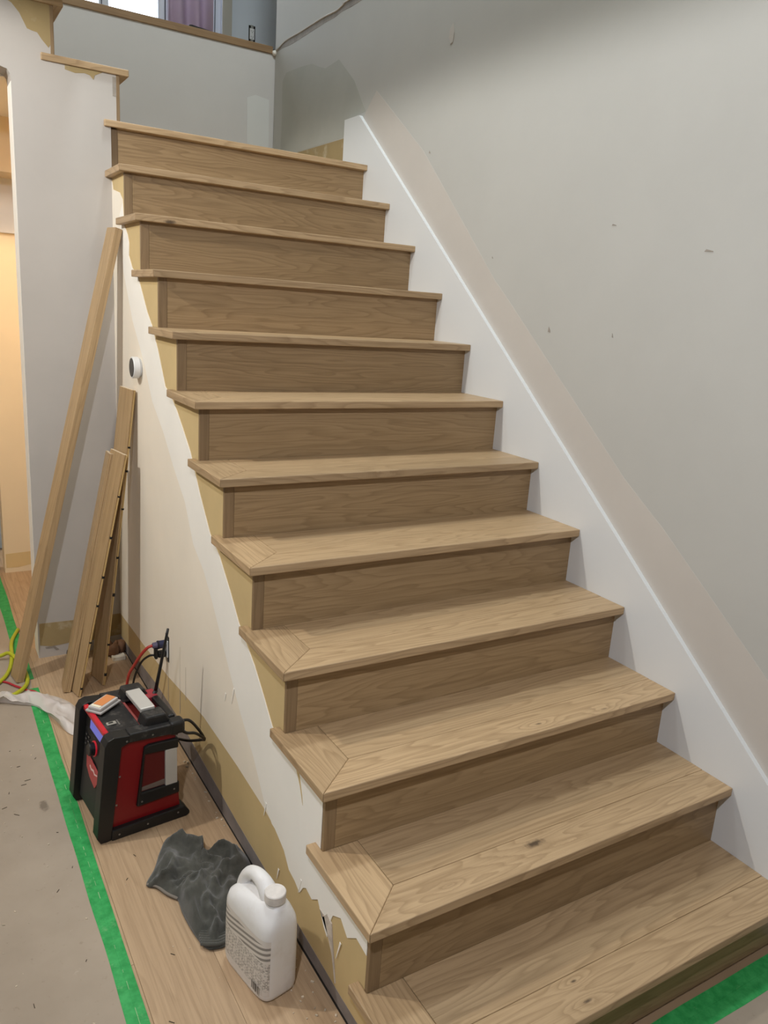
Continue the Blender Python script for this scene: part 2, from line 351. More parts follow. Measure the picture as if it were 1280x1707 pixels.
# ------------------------------------------------------------------ staircase
st = empty('staircase', (0, 0, 0), 'oak staircase with mitred tread returns and white painted side wall, still without railings', 'staircase')
RW, NW = .122, .105       # return width, nosing width
def tread(i, y0, y1, x0=0, x1=W, ret=True):
    z1, z0 = Z(i), Z(i)-T
    rw = RW if ret else 0
    t = bx('tread', x0+rw+.0006, x1, y0+NW+.0006, y1, z0+.004, z1-.0003, M_tread, st, .0008)
    pri('nosing', [(x0, y0), (x1, y0), (x1, y0+NW), (x0+rw, y0+NW)], (z0, z1), XY, M_nose, t, .0028)
    if ret:
        yr = y1+.040
        n = pri('return_nosing', [(x0, y0+.0006), (x0+rw-.0003, y0+NW), (x0+rw-.0003, y1), (a-.001, y1), (a-.001, yr), (x0, yr)], (z0, z1), XY, M_ret, t, .0026)
    return t
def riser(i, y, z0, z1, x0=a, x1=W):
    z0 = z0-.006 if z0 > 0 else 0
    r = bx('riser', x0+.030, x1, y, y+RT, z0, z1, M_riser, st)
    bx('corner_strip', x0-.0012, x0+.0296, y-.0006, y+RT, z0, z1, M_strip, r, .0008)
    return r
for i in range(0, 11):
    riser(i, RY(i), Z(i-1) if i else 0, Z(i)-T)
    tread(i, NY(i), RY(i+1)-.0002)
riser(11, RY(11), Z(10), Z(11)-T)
# landing at the turn
ty = NY(11)
t = bx('tread', 0.0, W, ty+NW, yb, Z(11)-T+.004, Z(11)-.0003, M_tread, st)
bx('nosing', 0, W, ty, ty+NW-.0006, Z(11)-T, Z(11), M_nose, t, .0028, 2)
# second flight turning left
def tread_left(i, x, last=False):
    z1, z0 = Z(i), Z(i)-T
    y0 = yc-.011
    xr = x-.24-b
    t = bx('tread', xr, x-NW-.0006, y0+.09, yb-.02, z0+.004, z1-.0003, M_ret, st)
    bx('nosing', x-NW, x, y0+.0005, yb-.02, z0, z1, M_ret, t, .0028, 2)
    bx('return_nosing', xr-.052, x-.0005, y0, y0+.09, z0+.0002, z1+.0002, M_nose, t, .0026, 2)
def riser_left(x, z0, z1):
    r = bx('riser', x-RT, x, yc+.03, yb-.02, z0, z1, M_riser, st)
    bx('corner_strip', x-RT-.001, x+.0006, yc-.0015, yc+.0296, z0, z1, M_strip, r, .0008)
riser_left(T12x-b, Z(11), Z(12)-T); tread_left(12, T12x)
riser_left(T13x-b, Z(12), Z(13)-T); tread_left(13, T13x)
riser_left(T13x-.24-b, Z(13), Z(14)-T)

# ------------------------------------------------------------------ loose boards leaning in the corner
def frame(B, Tp, u):
    B, Tp, u = Vector(B), Vector(Tp), Vector(u)
    ax = (Tp-B).normalized(); u = (u-ax*u.dot(ax)).normalized(); v = ax.cross(u)
    return Matrix(((u.x, v.x, ax.x, B.x), (u.y, v.y, ax.y, B.y), (u.z, v.z, ax.z, B.z), (0, 0, 0, 1))), (Tp-B).length
def place(o, M): o.matrix_world = M; return o
M1, L1 = frame((-.455, 2.427, .006), (-.005, 2.46, 1.886), (.959, .164, -.231))
bm = bmesh.new(); box(bm, 0, .031, 0, .086, 0, L1); bevel(bm, .002, 2)
lb = mk('timber', bm, M_loose); place(lb, M1)
meta(lb, 'longest oak board, square-edged, leaning from the doorway up to the stair', 'board')
M2, L2 = frame((-.294, 2.266, .006), (-.078, 2.314, 1.003), (.975, -.079, -.206))
ln = link(bpy.data.objects.new('stair_nosing', None)); place(ln, M2); ln.empty_display_size = .05
meta(ln, 'short L-shaped oak nosing offcut with white sawn end, leftmost of the short pieces', 'board')
bx('face', 0, .012, 0, .100, 0, L2, M_loose, ln, .0015); bx('lip', .0121, .028, 0, .012, 0, L2, M_loose, ln, .0012)
bx('sawn_end', .0005, .0115, .0005, .0995, L2, L2+.0012, simple('sawn_white', (228, 212, 184), .8), ln)
bx('sawn_end', .0122, .0275, .0005, .0115, L2, L2+.0012, bpy.data.materials['sawn_white'], ln)
def floorboard(B, Tp, u, wid, thick, label):
    Mx, L = frame(B, Tp, u)
    e = link(bpy.data.objects.new('floorboard', None)); place(e, Mx); e.empty_display_size = .05
    meta(e, label, 'floorboard', 'loose floorboards leaning in the corner')
    bx('wear_layer', 0, .004, 0, wid, 0, L, M_loose, e, .0006)
    bx('core', .0041, thick, .0015, wid-.001, 0, L, M_core, e)
    bx('tongue', .006, .0095, -.004, .0014, 0, L, M_core, e)
    for k in range(int(L/.17)):
        z = .05+k*.17+random.uniform(-.05, .05)
        bx('notch', .0042, thick+.0002, -.0043, .002, z, z+random.uniform(.006, .014), M_dark, e)
    bx('sawn_end', .0005, thick-.0005, .002, wid-.002, L, L+.001, bpy.data.materials['sawn_white'], e)
    return e
floorboard((-.247, 2.209, .004), (-.038, 2.221, 1.013), (.954, .224, -.199), .128, .013, 'short oak floorboard showing a pale bottom edge, leaning between nosing offcut and taller floorboard')
floorboard((-.137, 2.273, .004), (.008, 2.268, 1.264), (.974, .195, -.113), .122, .013, 'tall oak floorboard with broken top end, behind the shorter pieces on the side wall')

# scraps in the far corner
sc = bmesh.new()
for k in range(5):
    c = Vector((-.075+.022*k+random.uniform(-.01, .01), 2.56+random.uniform(-.03, .03), .035))
    m = Matrix.Translation(c) @ Matrix.Rotation(random.uniform(0, 3), 4, 'Z') @ Matrix.Diagonal((.028, .022, .036, 1))
    r_ = bmesh.ops.create_icosphere(sc, subdivisions=2, radius=1, matrix=m)
    for v in r_['verts']: v.co += noise.noise_vector(v.co*40)*.012; v.co.z = max(v.co.z, .001)
cp = mk('crumpled_scrap', sc, wall_mat('brown_scrap', (112, 80, 56), .25, 25), None, True); meta(cp, 'crumpled brown paper scrap on the floor in the corner behind the boards', 'paper')
of = bx('wood_offcut', -.045, .012, 2.49, 2.53, 0, .02, simple('pale_offcut', (206, 196, 176), .8), None, .002); meta(of, 'small pale offcut lying on the floor in the corner beside the side wall', 'offcut')

# ------------------------------------------------------------------ floor coverings
def rag_edge(p0, p1, n, amp):
    p0, p1 = Vector(p0), Vector(p1); d = (p1-p0); nn = Vector((-d.y, d.x)).normalized()
    return [tuple(p0+d*(k/n)+nn*noise.noise(Vector((k*.7, p0.x*9, p0.y*5)))*amp) for k in range(n+1)]
qp = NT('protection_paper'); co = qp.n('ShaderNodeTexCoord').outputs['Object']
c1 = qp.mix(qp.ramp(qp.noise(co, 3, 4, .6), .3, .7), s2l((152, 138, 121)), s2l((166, 152, 135)))
c1 = qp.mix(qp.mth('MULTIPLY', qp.ramp(qp.noise(co, 60, 4, .7), .62, .72), .35), c1, s2l((120, 104, 88)))
c1 = qp.mix(qp.mth('MULTIPLY', qp.ramp(qp.noise(co, 25, 5, .7), .66, .74), .5), c1, s2l((200, 188, 172)))
dv = qp.n('ShaderNodeVectorMath', {0: co, 1: (-.475, 1.515, 0)}, operation='SUBTRACT').outputs[0]
dl = qp.n('ShaderNodeVectorMath', {0: qp.n('ShaderNodeVectorMath', {0: dv, 1: (50, 22, 1)}, operation='MULTIPLY').outputs[0]}, operation='LENGTH').outputs['Value']
stn = qp.mth('SUBTRACT', 1.0, qp.ramp(qp.mth('ADD', dl, qp.mth('MULTIPLY', qp.noise(co, 60, 3), .9)), .9, 1.25))
c1 = qp.mix(qp.mth('MULTIPLY', stn, .6), c1, s2l((84, 72, 58)))
qp.set(qp.b.inputs['Base Color'], c1); qp.b.inputs['Roughness'].default_value = .8; qp.bump(qp.noise(co, 8, 4), .25, .01)
M_paper = qp.m
pa = pri('floor_paper', [(-2.4, -.03), (-.402, -.03)]+rag_edge((-.402, -.03), (-.402, 4.3), 30, .006)+[(-1.2, 4.3), (-1.2, 2.65), (-2.4, 2.65)], (.0003, .0014), XY, M_paper)
meta(pa, 'tan floor protection paper covering the hall floor left of the green tape', 'floor paper')
pa2 = pri('floor_paper', [(-2.4, -2.5), (W, -2.5), (W, -.022), (-.38, -.022), (-.38, -.0301), (-2.4, -.0301)], (.0003, .0014), XY, M_paper)
meta(pa2, 'brownish floor protection paper in front of the bottom step', 'floor paper')
qt = NT('green_tape'); co = qt.n('ShaderNodeTexCoord').outputs['Object']
c1 = qt.mix(qt.ramp(qt.noise(co, 30, 4, .7), .35, .65), s2l((26, 140, 66)), s2l((58, 166, 90)))
c1 = qt.mix(qt.mth('MULTIPLY', qt.ramp(qt.noise(co, 16, 5, .75), .60, .75), .45), c1, s2l((150, 186, 140)))
qt.set(qt.b.inputs['Base Color'], c1); qt.b.inputs['Roughness'].default_value = .55; qt.bump(qt.noise(co, 45, 3), .4, .002)
M_tape = qt.m
def strip_mesh(name, L, R, z, parent, mat=None):
    bm = bmesh.new()
    prism(bm, L+R[::-1], z, XY)
    return mk(name, bm, mat or M_tape, parent)
def wig(x, y0, y1, n, amp, sd): return [(x+noise.noise(Vector((y0+(y1-y0)*k/n*3, sd, 0)))*amp, y0+(y1-y0)*k/n) for k in range(n+1)]
tp = empty('floor_tape', (-.40, 1.0, 0), 'long green masking tape strip along the hall floor beside the radio', 'tape')
for nm, x0, x1, zz, sd in (('tape_strip', -.4262, -.398, (.0015, .0019), 1.), ('tape_strip', -.3995, -.378, (.0013, .0026), 5.)):
    o = strip_mesh(nm, wig(x0, -.07, 2.36, 40, .006, sd), wig(x1, -.07, 2.36, 40, .004, sd+2), zz, tp)
    o.matrix_parent_inverse = Matrix.Translation((.40, -1.0, 0))
bm = bmesh.new()
for k in range(80):
    y = -.05+k*.028; x = -.399+noise.noise(Vector((y*3, 5, 0)))*.006
    if random.random() < .4: box(bm, x-random.uniform(.0003, .001), x+random.uniform(.0003, .001), y, y+random.uniform(.004, .03), .0016, .0031)
o = mk('tape_crease', bm, simple('pale_dust', (150, 186, 138), .9), tp); o['kind'] = 'stuff'; o.matrix_parent_inverse = Matrix.Translation((.40, -1.0, 0))
tp2 = strip_mesh('floor_tape', wig(-.432, 2.45, 3.86, 20, .004, 3.), wig(-.385, 2.45, 3.86, 20, .004, 4.), (.0015, .0022), None); meta(tp2, 'green tape strip on the orange-lit floor inside the doorway', 'tape')
tp3 = empty('floor_tape', (.6, -.02, 0), 'green masking tape strip along the foot of the bottom riser', 'tape')
def wigx(y, x0, x1, n, amp, sd): return [(x0+(x1-x0)*k/n, y+noise.noise(Vector((x0+(x1-x0)*k/n*4, sd, 3)))*amp) for k in range(n+1)]
for y0, y1, zz, sd in ((-.062, -.020, (.0015, .0019), 1.), (-.022, .0125, (.0013, .0026), 7.)):
    o = strip_mesh('tape_strip', wigx(y0, -.40, W-.004, 24, .004, sd), wigx(y1, -.40, W-.004, 24, .005, sd+2), zz, tp3)
    o.matrix_parent_inverse = Matrix.Translation((-.6, .02, 0))

# ------------------------------------------------------------------ thermostat
th = empty('thermostat', (a-.0012, 2.222, 1.358), 'round white wall thermostat with a black face on the stair side wall', 'thermostat', (0, 0, 0))
bm = bmesh.new(); lathe(bm, [(.034, 0), (.036, -.001), (.036, -.006), (.033, -.007)], (0, 0, 0), (1, 0, 0), 32); mk('wall_plate', bm, M_white, th, True)
bm = bmesh.new(); lathe(bm, [(.037, -.007), (.0415, -.009), (.0415, -.030), (.040, -.0325), (.0365, -.033)], (0, 0, 0), (1, 0, 0), 40); mk('ring', bm, simple('white_plastic', (226, 226, 224), .35), th, False)
bm = bmesh.new(); lathe(bm, [(.036, -.0330), (.036, -.0340), (.034, -.0345)], (0, 0, 0), (1, 0, 0), 40); mk('face', bm, simple('black_glass', (14, 14, 16), .12), th)

# ------------------------------------------------------------------ outlets
def outlet(name, loc, label, facing, scale=1, plate=True):
    e = empty(name, loc, label, 'outlet', facing)
    if plate: bx('box_edge', -.024, .024, -.001, .0015, -.052, .052, M_dark, e)
    bm = bmesh.new(); box(bm, -.017, .017, -.006, -.001, -.034, .034); bevel(bm, .002, 2); mk('receptacle', bm, M_white, e)
    for zc in (-.018, .018):
        bx('slot', -.0075, -.0055, -.0064, -.0055, zc-.004, zc+.005, M_dark, e); bx('slot', .0055, .0075, -.0064, -.0055, zc-.004, zc+.005, M_dark, e)
        bx('ground_hole', -.002, .002, -.0064, -.0055, zc-.011, zc-.007, M_dark, e)
    bx('mounting_strap', -.010, .010, -.0035, -.001, -.055, .055, simple('galvanised', (170, 168, 162), .4, .8), e)
    return e
outlet('wall_outlet', (a-.0012, 1.857, .326), 'bare wall outlet without cover plate on the stair side wall above the radio', (0, 0, -PI/2))
outlet('wall_outlet', (1.472, yb+1.0, 3.435), 'white outlet without cover plate on the upper hall wall beside the window', (0, 0, 0))

# plug cords
M_red = simple('red_cord', (176, 50, 42), .45); M_black = simple('black_rubber', (18, 17, 17), .5); M_blue = simple('blue_plug', (38, 44, 78), .35)
ec = empty('extension_cord', (-.01, 1.86, .3), 'red extension cord with blue plug in the side wall outlet', 'cord')
def w2(o, loc): o.matrix_parent_inverse = Matrix.Translation(-Vector(loc)); return o
def tb(name, P, r, mat, par=None, loc=None, n=8, seg=10, sq=1):
    bm = bmesh.new(); tube(bm, spline(P, n), r, seg, True, sq); o = mk(name, bm, mat, par, True)
    if par and loc is not None: w2(o, loc)
    return o
L0 = (-.01, 1.86, .3)
bm = bmesh.new(); lathe(bm, [(.012, 0), (.0155, .002), (.0155, .026), (.013, .028)], (a-.010, 1.857, .345), (-1, 0, 0), 16); w2(mk('plug', bm, M_blue, ec), L0)
bm = bmesh.new(); lathe(bm, [(.0165, 0), (.0165, .006)], (a-.034, 1.857, .345), (-1, 0, 0), 16); w2(mk('plug_collar', bm, simple('dark_blue_plug', (24, 26, 44), .4), ec), L0)
bm = bmesh.new(); lathe(bm, [(.0125, 0), (.011, .016), (.008, .018)], (a-.041, 1.857, .345), (-1, 0, 0), 16); w2(mk('strain_relief', bm, simple('violet_grey_plug', (92, 88, 112), .4), ec), L0)
w2(tb('cord', [(-.030, 1.857, .345), (-.048, 1.862, .337), (-.068, 1.885, .30), (-.085, 1.92, .245), (-.098, 1.955, .19), (-.103, 1.975, .12), (-.108, 1.96, .05), (-.12, 1.93, .012), (-.16, 1.96, .006), (-.25, 2.06, .005), (-.36, 2.22, .005), (-.394, 2.31, .006), (-.435, 2.374, .006), (-.464, 2.404, .006), (-.49, 2.45, .006), (-.524, 2.489, .006), (-.62, 2.53, .006)], .0058, M_red, ec), L0) if False else w2(tb('cord', [(-.030, 1.857, .345), (-.048, 1.862, .337), (-.068, 1.885, .30), (-.085, 1.92, .245), (-.098, 1.955, .19), (-.103, 1.975, .12), (-.108, 1.96, .05), (-.10, 1.90, .012), (-.06, 1.80, .006), (-.05, 1.70, .006)], .0058, M_red, ec), L0)
pc = empty('power_cord', (-.01, 1.86, .3), 'black power cord plugged in below the blue plug and dropping behind the radio', 'cord')
bm = bmesh.new(); box(bm, a-.040, a-.008, 1.844, 1.870, .294, .318); bevel(bm, .005, 2); w2(mk('plug', bm, M_black, pc), L0)
bm = bmesh.new(); box(bm, a-.052, a-.040, 1.846, 1.868, .290, .335); bevel(bm, .004, 2); w2(mk('plug_grip', bm, M_black, pc), L0)
w2(tb('cord', [(-.024, 1.857, .305), (-.04, 1.868, .30), (-.060, 1.895, .27), (-.075, 1.925, .215), (-.083, 1.945, .16), (-.088, 1.95, .09), (-.085, 1.93, .03), (-.06, 1.86, .006), (-.03, 1.76, .006), (-.015, 1.68, .006)], .0042, M_black, pc), L0)
# ------------------------------------------------------------------ jobsite radio
RO = Vector((-.355, 1.243, 0)); RA = math.radians(6)
rd = empty('jobsite_radio', RO, 'rugged black and red jobsite radio with aluminium bars, standing by the stair wall', 'radio', (0, 0, RA))
qb = NT('dusty_black'); co = qb.n('ShaderNodeTexCoord').outputs['Object']
c1 = qb.mix(qb.mth('MULTIPLY', qb.ramp(qb.noise(co, 28, 5, .7), .52, .75), .30), s2l((26, 25, 25)), s2l((150, 142, 134)))
qb.set(qb.b.inputs['Base Color'], c1); qb.b.inputs['Roughness'].default_value = .55; M_dusty = qb.m
M_rblk = simple('bumper_black', (20, 20, 21), .45); M_rred = simple('radio_red_shaded', (122, 8, 16), .4); M_alu = simple('aluminium_bar', (205, 203, 198), .38, .35)  # red darkened with the shade of the side turned from the light
M_grille = simple('grille_grey', (46, 43, 42), .6); M_redin = simple('tinted_red', (92, 28, 26), .3)
M_screw = simple('screw_steel', (150, 150, 148), .35, .8)
SZ = lambda s, z, t: (s, t, z)
WD = .300
def par(name, pts, d, mat, bev=0, parent=rd): return pri(name, pts, d, SZ, mat, parent, bev)
# core body
par('body', [(.045, .03), (.262, .03), (.262, .085), (.245, .30), (.222, .322), (.055, .322)], (.034, WD-.034), M_rblk, .004)
for side in (0, 1):
    def tt(a0, a1): return (a0, a1) if side == 0 else (WD-a1, WD-a0)
    par('side_panel', [(.034, .034), (.262, .034), (.258, .090), (.248, .295), (.215, .312), (.070, .312)], tt(.014, .034), M_rred)
    # bumper frame : front post, top rail, bottom rail
    par('front_bumper', [(-.006, .02), (.004, .002), (.022, 0), (.036, .002), (.040, .034), (.074, .312), (.10, .322), (.10, .344), (.052, .350), (.034, .343), (.024, .325)], tt(0, .046), M_rblk, .005)
    par('top_rail', [(.096, .320), (.222, .310), (.252, .300), (.257, .325), (.236, .344), (.10, .349)], tt(0, .046), M_dusty, .004)
    par('bottom_rail', [(.036, 0), (.278, 0), (.290, .006), (.290, .016), (.272, .040), (.038, .036)], tt(-.004, .046), M_rblk, .004)
    # C-shaped black guard around the side recess
    par('side_guard', [(.119, .086), (.258, .092), (.258, .131), (.134, .131), (.148, .262), (.255, .254), (.256, .288), (.160, .292), (.145, .286)], tt(.004, .026), M_rblk, .004)
    par('recess', [(.136, .133), (.214, .133), (.214, .254), (.148, .260)], tt(.0135, .0145), M_redin)
    par('recess_sill', [(.1365, .133), (.2135, .133), (.2135, .152), (.138, .146)], tt(.0128, .0136), simple('grey_sill', (112, 98, 90), .5))  # grey strip along the bottom of the side recess
    par('upright_bar', [(.2125, .128), (.252, .128), (.251, .256), (.2125, .256)], tt(.006, .040), M_alu, .002)
    for (s, z) in [(.135, .101), (.24, .11), (.06, .017), (.15, .02), (.25, .024), (.066, .215), (.054, .12), (.09, .328), (.17, .327)]:
        bm = bmesh.new(); y0 = {0: -.0045 if z < .03 else (.0035 if s > .1 and z < .3 else -.0005), 1: 0}[side]
        if side == 0:
            lathe(bm, [(.0032, 0), (.0032, .0012)], (s, y0, z), (0, 1, 0), 10); mk('screw', bm, M_screw, rd)
# front : speaker grille, control panel
def fr(zl, t, out=0): return (.012+zl*.118-out, t, zl)
def FP(p, q, d): return (.012+q*.118-d, p, q)
def fpan(name, pts, d, mat, bev=0): return pri(name, pts, d, FP, mat, rd, bev)
fpan('speaker_grille', [(.044, .022), (WD-.044, .022), (WD-.044, .318), (.044, .318)], (-.02, 0), M_grille, .003)
fpan('screen_bezel', [(.050, .276), (.250, .276), (.250, .322), (.050, .322)], (0, .003), M_rblk, .002)
qs = NT('lit_screen'); qs.b.inputs['Base Color'].default_value = s2l((70, 72, 130)); qs.b.inputs['Emission Color'].default_value = s2l((120, 122, 215)); qs.b.inputs['Emission Strength'].default_value = .55
fpan('screen', [(.062, .286), (.205, .286), (.205, .316), (.062, .316)], (.003, .0045), qs.m)
fpan('control_panel', [(.050, .205), (.250, .205), (.250, .274), (.050, .274)], (0, .003), M_rblk, .002)
M_btn = simple('button_grey', (120, 118, 116), .5)
for zz in (.222, .238, .254):
    for tt_ in (.066, .088, .205, .228):
        fpan('button', [(tt_-.008, zz-.004), (tt_+.008, zz-.004), (tt_+.008, zz+.004), (tt_-.008, zz+.004)], (.003, .006), M_rblk, .001)
        fpan('button_mark', [(tt_-.004, zz-.001), (tt_+.004, zz-.001), (tt_+.004, zz+.001), (tt_-.004, zz+.001)], (.006, .0063), M_btn)
kn = Vector(FP(.148, .242, .003)); nrm = Vector((-1, 0, .118)).normalized()
bm = bmesh.new(); lathe(bm, [(.025, 0), (.025, .003), (.022, .004)], kn, nrm, 28); mk('knob_ring', bm, simple('red_ring', (230, 40, 60), .35, 0, .5), rd)
bm = bmesh.new(); lathe(bm, [(.021, .003), (.0205, .018), (.018, .021), (.006, .0205)], kn, nrm, 28); mk('knob', bm, M_rblk, rd)
# red badge with pale slash
fpan('badge', [(.205, .205), (.196, .160), (.160, .140), (.108, .128), (.075, .168), (.078, .186), (.150, .196)], (.003, .007), simple('badge_red', (176, 70, 70), .5), .001)
fpan('badge_mark', [(.165, .176), (.150, .169), (.128, .174), (.118, .168), (.092, .176), (.094, .180), (.116, .173), (.128, .180), (.150, .175), (.163, .181)], (.007, .0078), simple('badge_pale', (226, 196, 190), .5))
# top
bx('top_panel', .052, .150, .047, WD-.047, .315, .3395, M_dusty, rd, .002)
bx('red_trim', .036, .052, .048, WD-.048, .330, .347, simple('trim_red', (190, 30, 44), .35), rd, .003)
bx('latch', .062, .092, .095, .112, .339, .344, simple('latch_grey', (150, 146, 136), .5), rd, .002)
bx('latch_slot', .068, .082, .100, .107, .344, .3446, M_rblk, rd)
bx('latch_bar', .095, .100, .085, .118, .339, .342, M_screw, rd, .001)
bx('bay_lip', .150, .157, .05, WD-.05, .318, .341, simple('dusty_red', (150, 74, 70), .6), rd, .001)
bx('bay_floor', .157, .20, .05, WD-.05, .318, .326, M_redin, rd)
bx('back_panel', .20, .245, .05, WD-.05, .30, .332, M_rred, rd, .004)
bx('battery_block', .215, .262, .19, .245, .318, .352, simple('pink_red', (150, 44, 54), .45), rd, .004)
for t0, t1 in ((.024, .082), (.212, .270)):
    pri('handle_block', [(.148, .338), (.242, .338), (.222, .374), (.160, .376)], (t0, t1), SZ, M_dusty, rd, .006)
bx('handle_bar', .158, .204, .070, .208, .368, .384, M_alu, rd, .003, 2)
bx('back_bar', .238, .262, .046, WD-.046, .318, .350, M_rblk, rd, .006, 2)
# rear corner bump and cable loop
bm = bmesh.new(); box(bm, .225, .275, -.004, .040, .305, .350); bevel(bm, .010, 3); mk('corner_cap', bm, M_rblk, rd)
P = [(.262, .02, .335), (.30, .03, .325), (.345, .055, .265), (.372, .07, .215), (.375, .10, .195), (.36, .17, .16), (.335, .22, .15), (.30, .24, .16), (.27, .22, .17)]
bm = bmesh.new(); tube(bm, spline(P, 8), .0048, 8); mk('power_lead', bm, M_rblk, rd, True)
P = [(.258, .012, .318), (.285, .015, .292), (.325, .035, .268), (.372, .068, .218)]
bm = bmesh.new(); tube(bm, spline(P, 8), .0048, 8); mk('power_lead', bm, M_rblk, rd, True)
# antenna
ab = Vector((.258, .208, .356)); at = Vector((.287, .170, .590))
bm = bmesh.new(); tube(bm, [ab+(at-ab)*k/6 for k in range(7)], lambda t: .0062-.002*t, 10); mk('antenna', bm, M_rblk, rd, True)
bm = bmesh.new(); tube(bm, [ab+Vector((-.018, .002, -.016)), ab+Vector((-.006, 0, -.010)), ab+Vector((.002, 0, .004))], .0075, 10); mk('antenna_hinge', bm, M_rblk, rd, True)

# blade packet lying on the radio
pk = empty('blade_packet', RO+Matrix.Rotation(RA, 3, 'Z') @ Vector((.086, .208, .3475)), 'clear plastic packet with orange label lying on top of the radio', 'packet', (0, 0, math.radians(40)))
M_clear = simple('clear_plastic', (176, 172, 168), .25)
bx('tray', -.050, .050, -.030, .030, 0, .007, M_clear, pk, .002, 2)
bx('blister', -.044, .044, -.024, .024, .0072, .018, simple('cloudy_plastic', (190, 186, 182), .2), pk, .003, 2)
bx('label_card', -.026, .041, -.016, .018, .0182, .0190, simple('orange_card', (206, 132, 78), .5), pk)
bx('label_edge', -.038, -.028, -.016, .018, .0182, .0190, simple('cream_card', (232, 222, 196), .5), pk)

# ------------------------------------------------------------------ white jug
JO = Vector((-.097, .590, 0)); JA = math.radians(11)
jg = empty('plastic_jug', JO, 'dusty white plastic jug with moulded handle and screw cap, standing on the oak floor', 'jug', (0, 0, JA))
qj = NT('jug_plastic'); co = qj.n('ShaderNodeTexCoord').outputs['Object']
c1 = qj.mix(qj.mth('MULTIPLY', qj.ramp(qj.noise(co, 14, 5, .65), .52, .75), .35), s2l((228, 226, 224)), s2l((196, 184, 170)))
qj.set(qj.b.inputs['Base Color'], c1); qj.b.inputs['Roughness'].default_value = .4
qj.b.inputs['Subsurface Weight'].default_value = .0; M_jug = qj.m
def jring(z):
    """half sizes, centre offset in y, exponent"""
    pts = [(0, .047, .092, 0, 5), (.006, .052, .098, 0, 5), (.02, .054, .100, 0, 5), (.12, .054, .100, 0, 5), (.185, .054, .100, 0, 4.5), (.205, .052, .097, -.002, 4), (.222, .046, .086, -.009, 3.2), (.235, .037, .066, -.024, 2.6), (.244, .027, .044, -.042, 2.2), (.250, .020, .024, -.054, 2)]
    for A, B in zip(pts, pts[1:]):
        if A[0] <= z <= B[0]:
            t = (z-A[0])/(B[0]-A[0]); return [A[k]+(B[k]-A[k])*t for k in range(1, 5)]
    return pts[-1][1:]
def jpt(th, z, off=0):
    hx, hy, cy, n = jring(z); c, s = math.cos(th), math.sin(th)
    return Vector(((hx+off)*math.copysign(abs(c)**(2/n), c), cy+(hy+off)*math.copysign(abs(s)**(2/n), s), z))
bm = bmesh.new(); NS = 56
zs = [0, .002, .006, .012, .02, .05, .08, .12, .15, .17, .185, .195, .205, .214, .222, .229, .235, .240, .244, .248, .250]
rg = [[bm.verts.new(jpt(2*PI*k/NS, z)) for k in range(NS)] for z in zs]
for A, B in zip(rg, rg[1:]):
    for k in range(NS): bm.faces.new([A[k], A[(k+1) % NS], B[(k+1) % NS], B[k]])
bm.faces.new(rg[0][::-1]); bm.faces.new(rg[-1])
mk('bottle', bm, M_jug, jg, True)
bm = bmesh.new(); hp = spline([(0, -.042, .232), (0, -.028, .254), (0, -.004, .270), (0, .026, .272), (0, .054, .258), (0, .072, .232), (0, .078, .200), (0, .074, .16)], 7)
tube(bm, hp, lambda t: .0185+.004*math.cos(t*6.28), 16, True, 1.15); mk('handle', bm, M_jug, jg, True)
bm = bmesh.new(); lathe(bm, [(.024, 0), (.024, .006), (.020, .008), (.020, .012)], (0, -.056, .244), (0, 0, 1), 28); mk('neck', bm, M_jug, jg)
bm = bmesh.new(); lathe(bm, [(.0255, 0), (.0262, .002), (.0262, .022), (.0245, .024), (.018, .0245)], (0, -.056, .254), (0, 0, 1), 40)
mk('cap', bm, wall_mat('cap_dusty', (214, 208, 202), .12, 40), jg)
# printed label on the left face
ql = NT('jug_label'); co = ql.n('ShaderNodeTexCoord').outputs['Object']; sp = ql.n('ShaderNodeSeparateXYZ', {0: co}).outputs
br = ql.n('ShaderNodeTexBrick', {'Vector': ql.n('ShaderNodeCombineXYZ', {0: sp[1], 1: sp[2]}).outputs[0], 'Scale': 1.0, 'Mortar Size': .0009, 'Brick Width': .011, 'Row Height': .0042, 'Color1': s2l((112, 108, 104)), 'Color2': s2l((150, 146, 140)), 'Mortar': s2l((214, 208, 200))}).outputs[0]
msk = ql.ramp(ql.noise(co, 130, 3, .6), .42, .55)
zb = ql.mth('LESS_THAN', sp[2], .118); zt = ql.mth('GREATER_THAN', sp[2], .036)
txt = ql.mix(ql.mth('MULTIPLY', msk, ql.mth('MULTIPLY', zb, zt)), s2l((216, 210, 203)), br)
bar = ql.mth('GREATER_THAN', ql.mth('SINE', ql.mth('ADD', ql.mth('MULTIPLY', sp[2], 1700), ql.mth('MULTIPLY', sp[1], 120))), .45)
upz = ql.mth('MULTIPLY', ql.mth('GREATER_THAN', sp[2], .122), ql.mth('LESS_THAN', sp[2], .168))
sw_ = ql.mth('MULTIPLY', ql.mth('GREATER_THAN', ql.mth('SINE', ql.mth('MULTIPLY', ql.mth('ADD', sp[2], ql.mth('MULTIPLY', sp[1], .22)), 420)), .1), upz)
txt = ql.mix(ql.mth('MULTIPLY', sw_, .75), txt, s2l((96, 92, 88)))
ql.set(ql.b.inputs['Base Color'], txt); ql.b.inputs['Roughness'].default_value = .5
bm = bmesh.new(); ths = [PI+(-1.18+2.36*k/30) for k in range(31)]; zz = [.022+.158*k/14 for k in range(15)]
G = [[bm.verts.new(jpt(t_, z_, .0006)) for t_ in ths] for z_ in zz]
for A, B in zip(G, G[1:]):
    for k in range(30): bm.faces.new([A[k], A[k+1], B[k+1], B[k]])
mk('label_print', bm, ql.m, jg, True, False)
bm = bmesh.new()
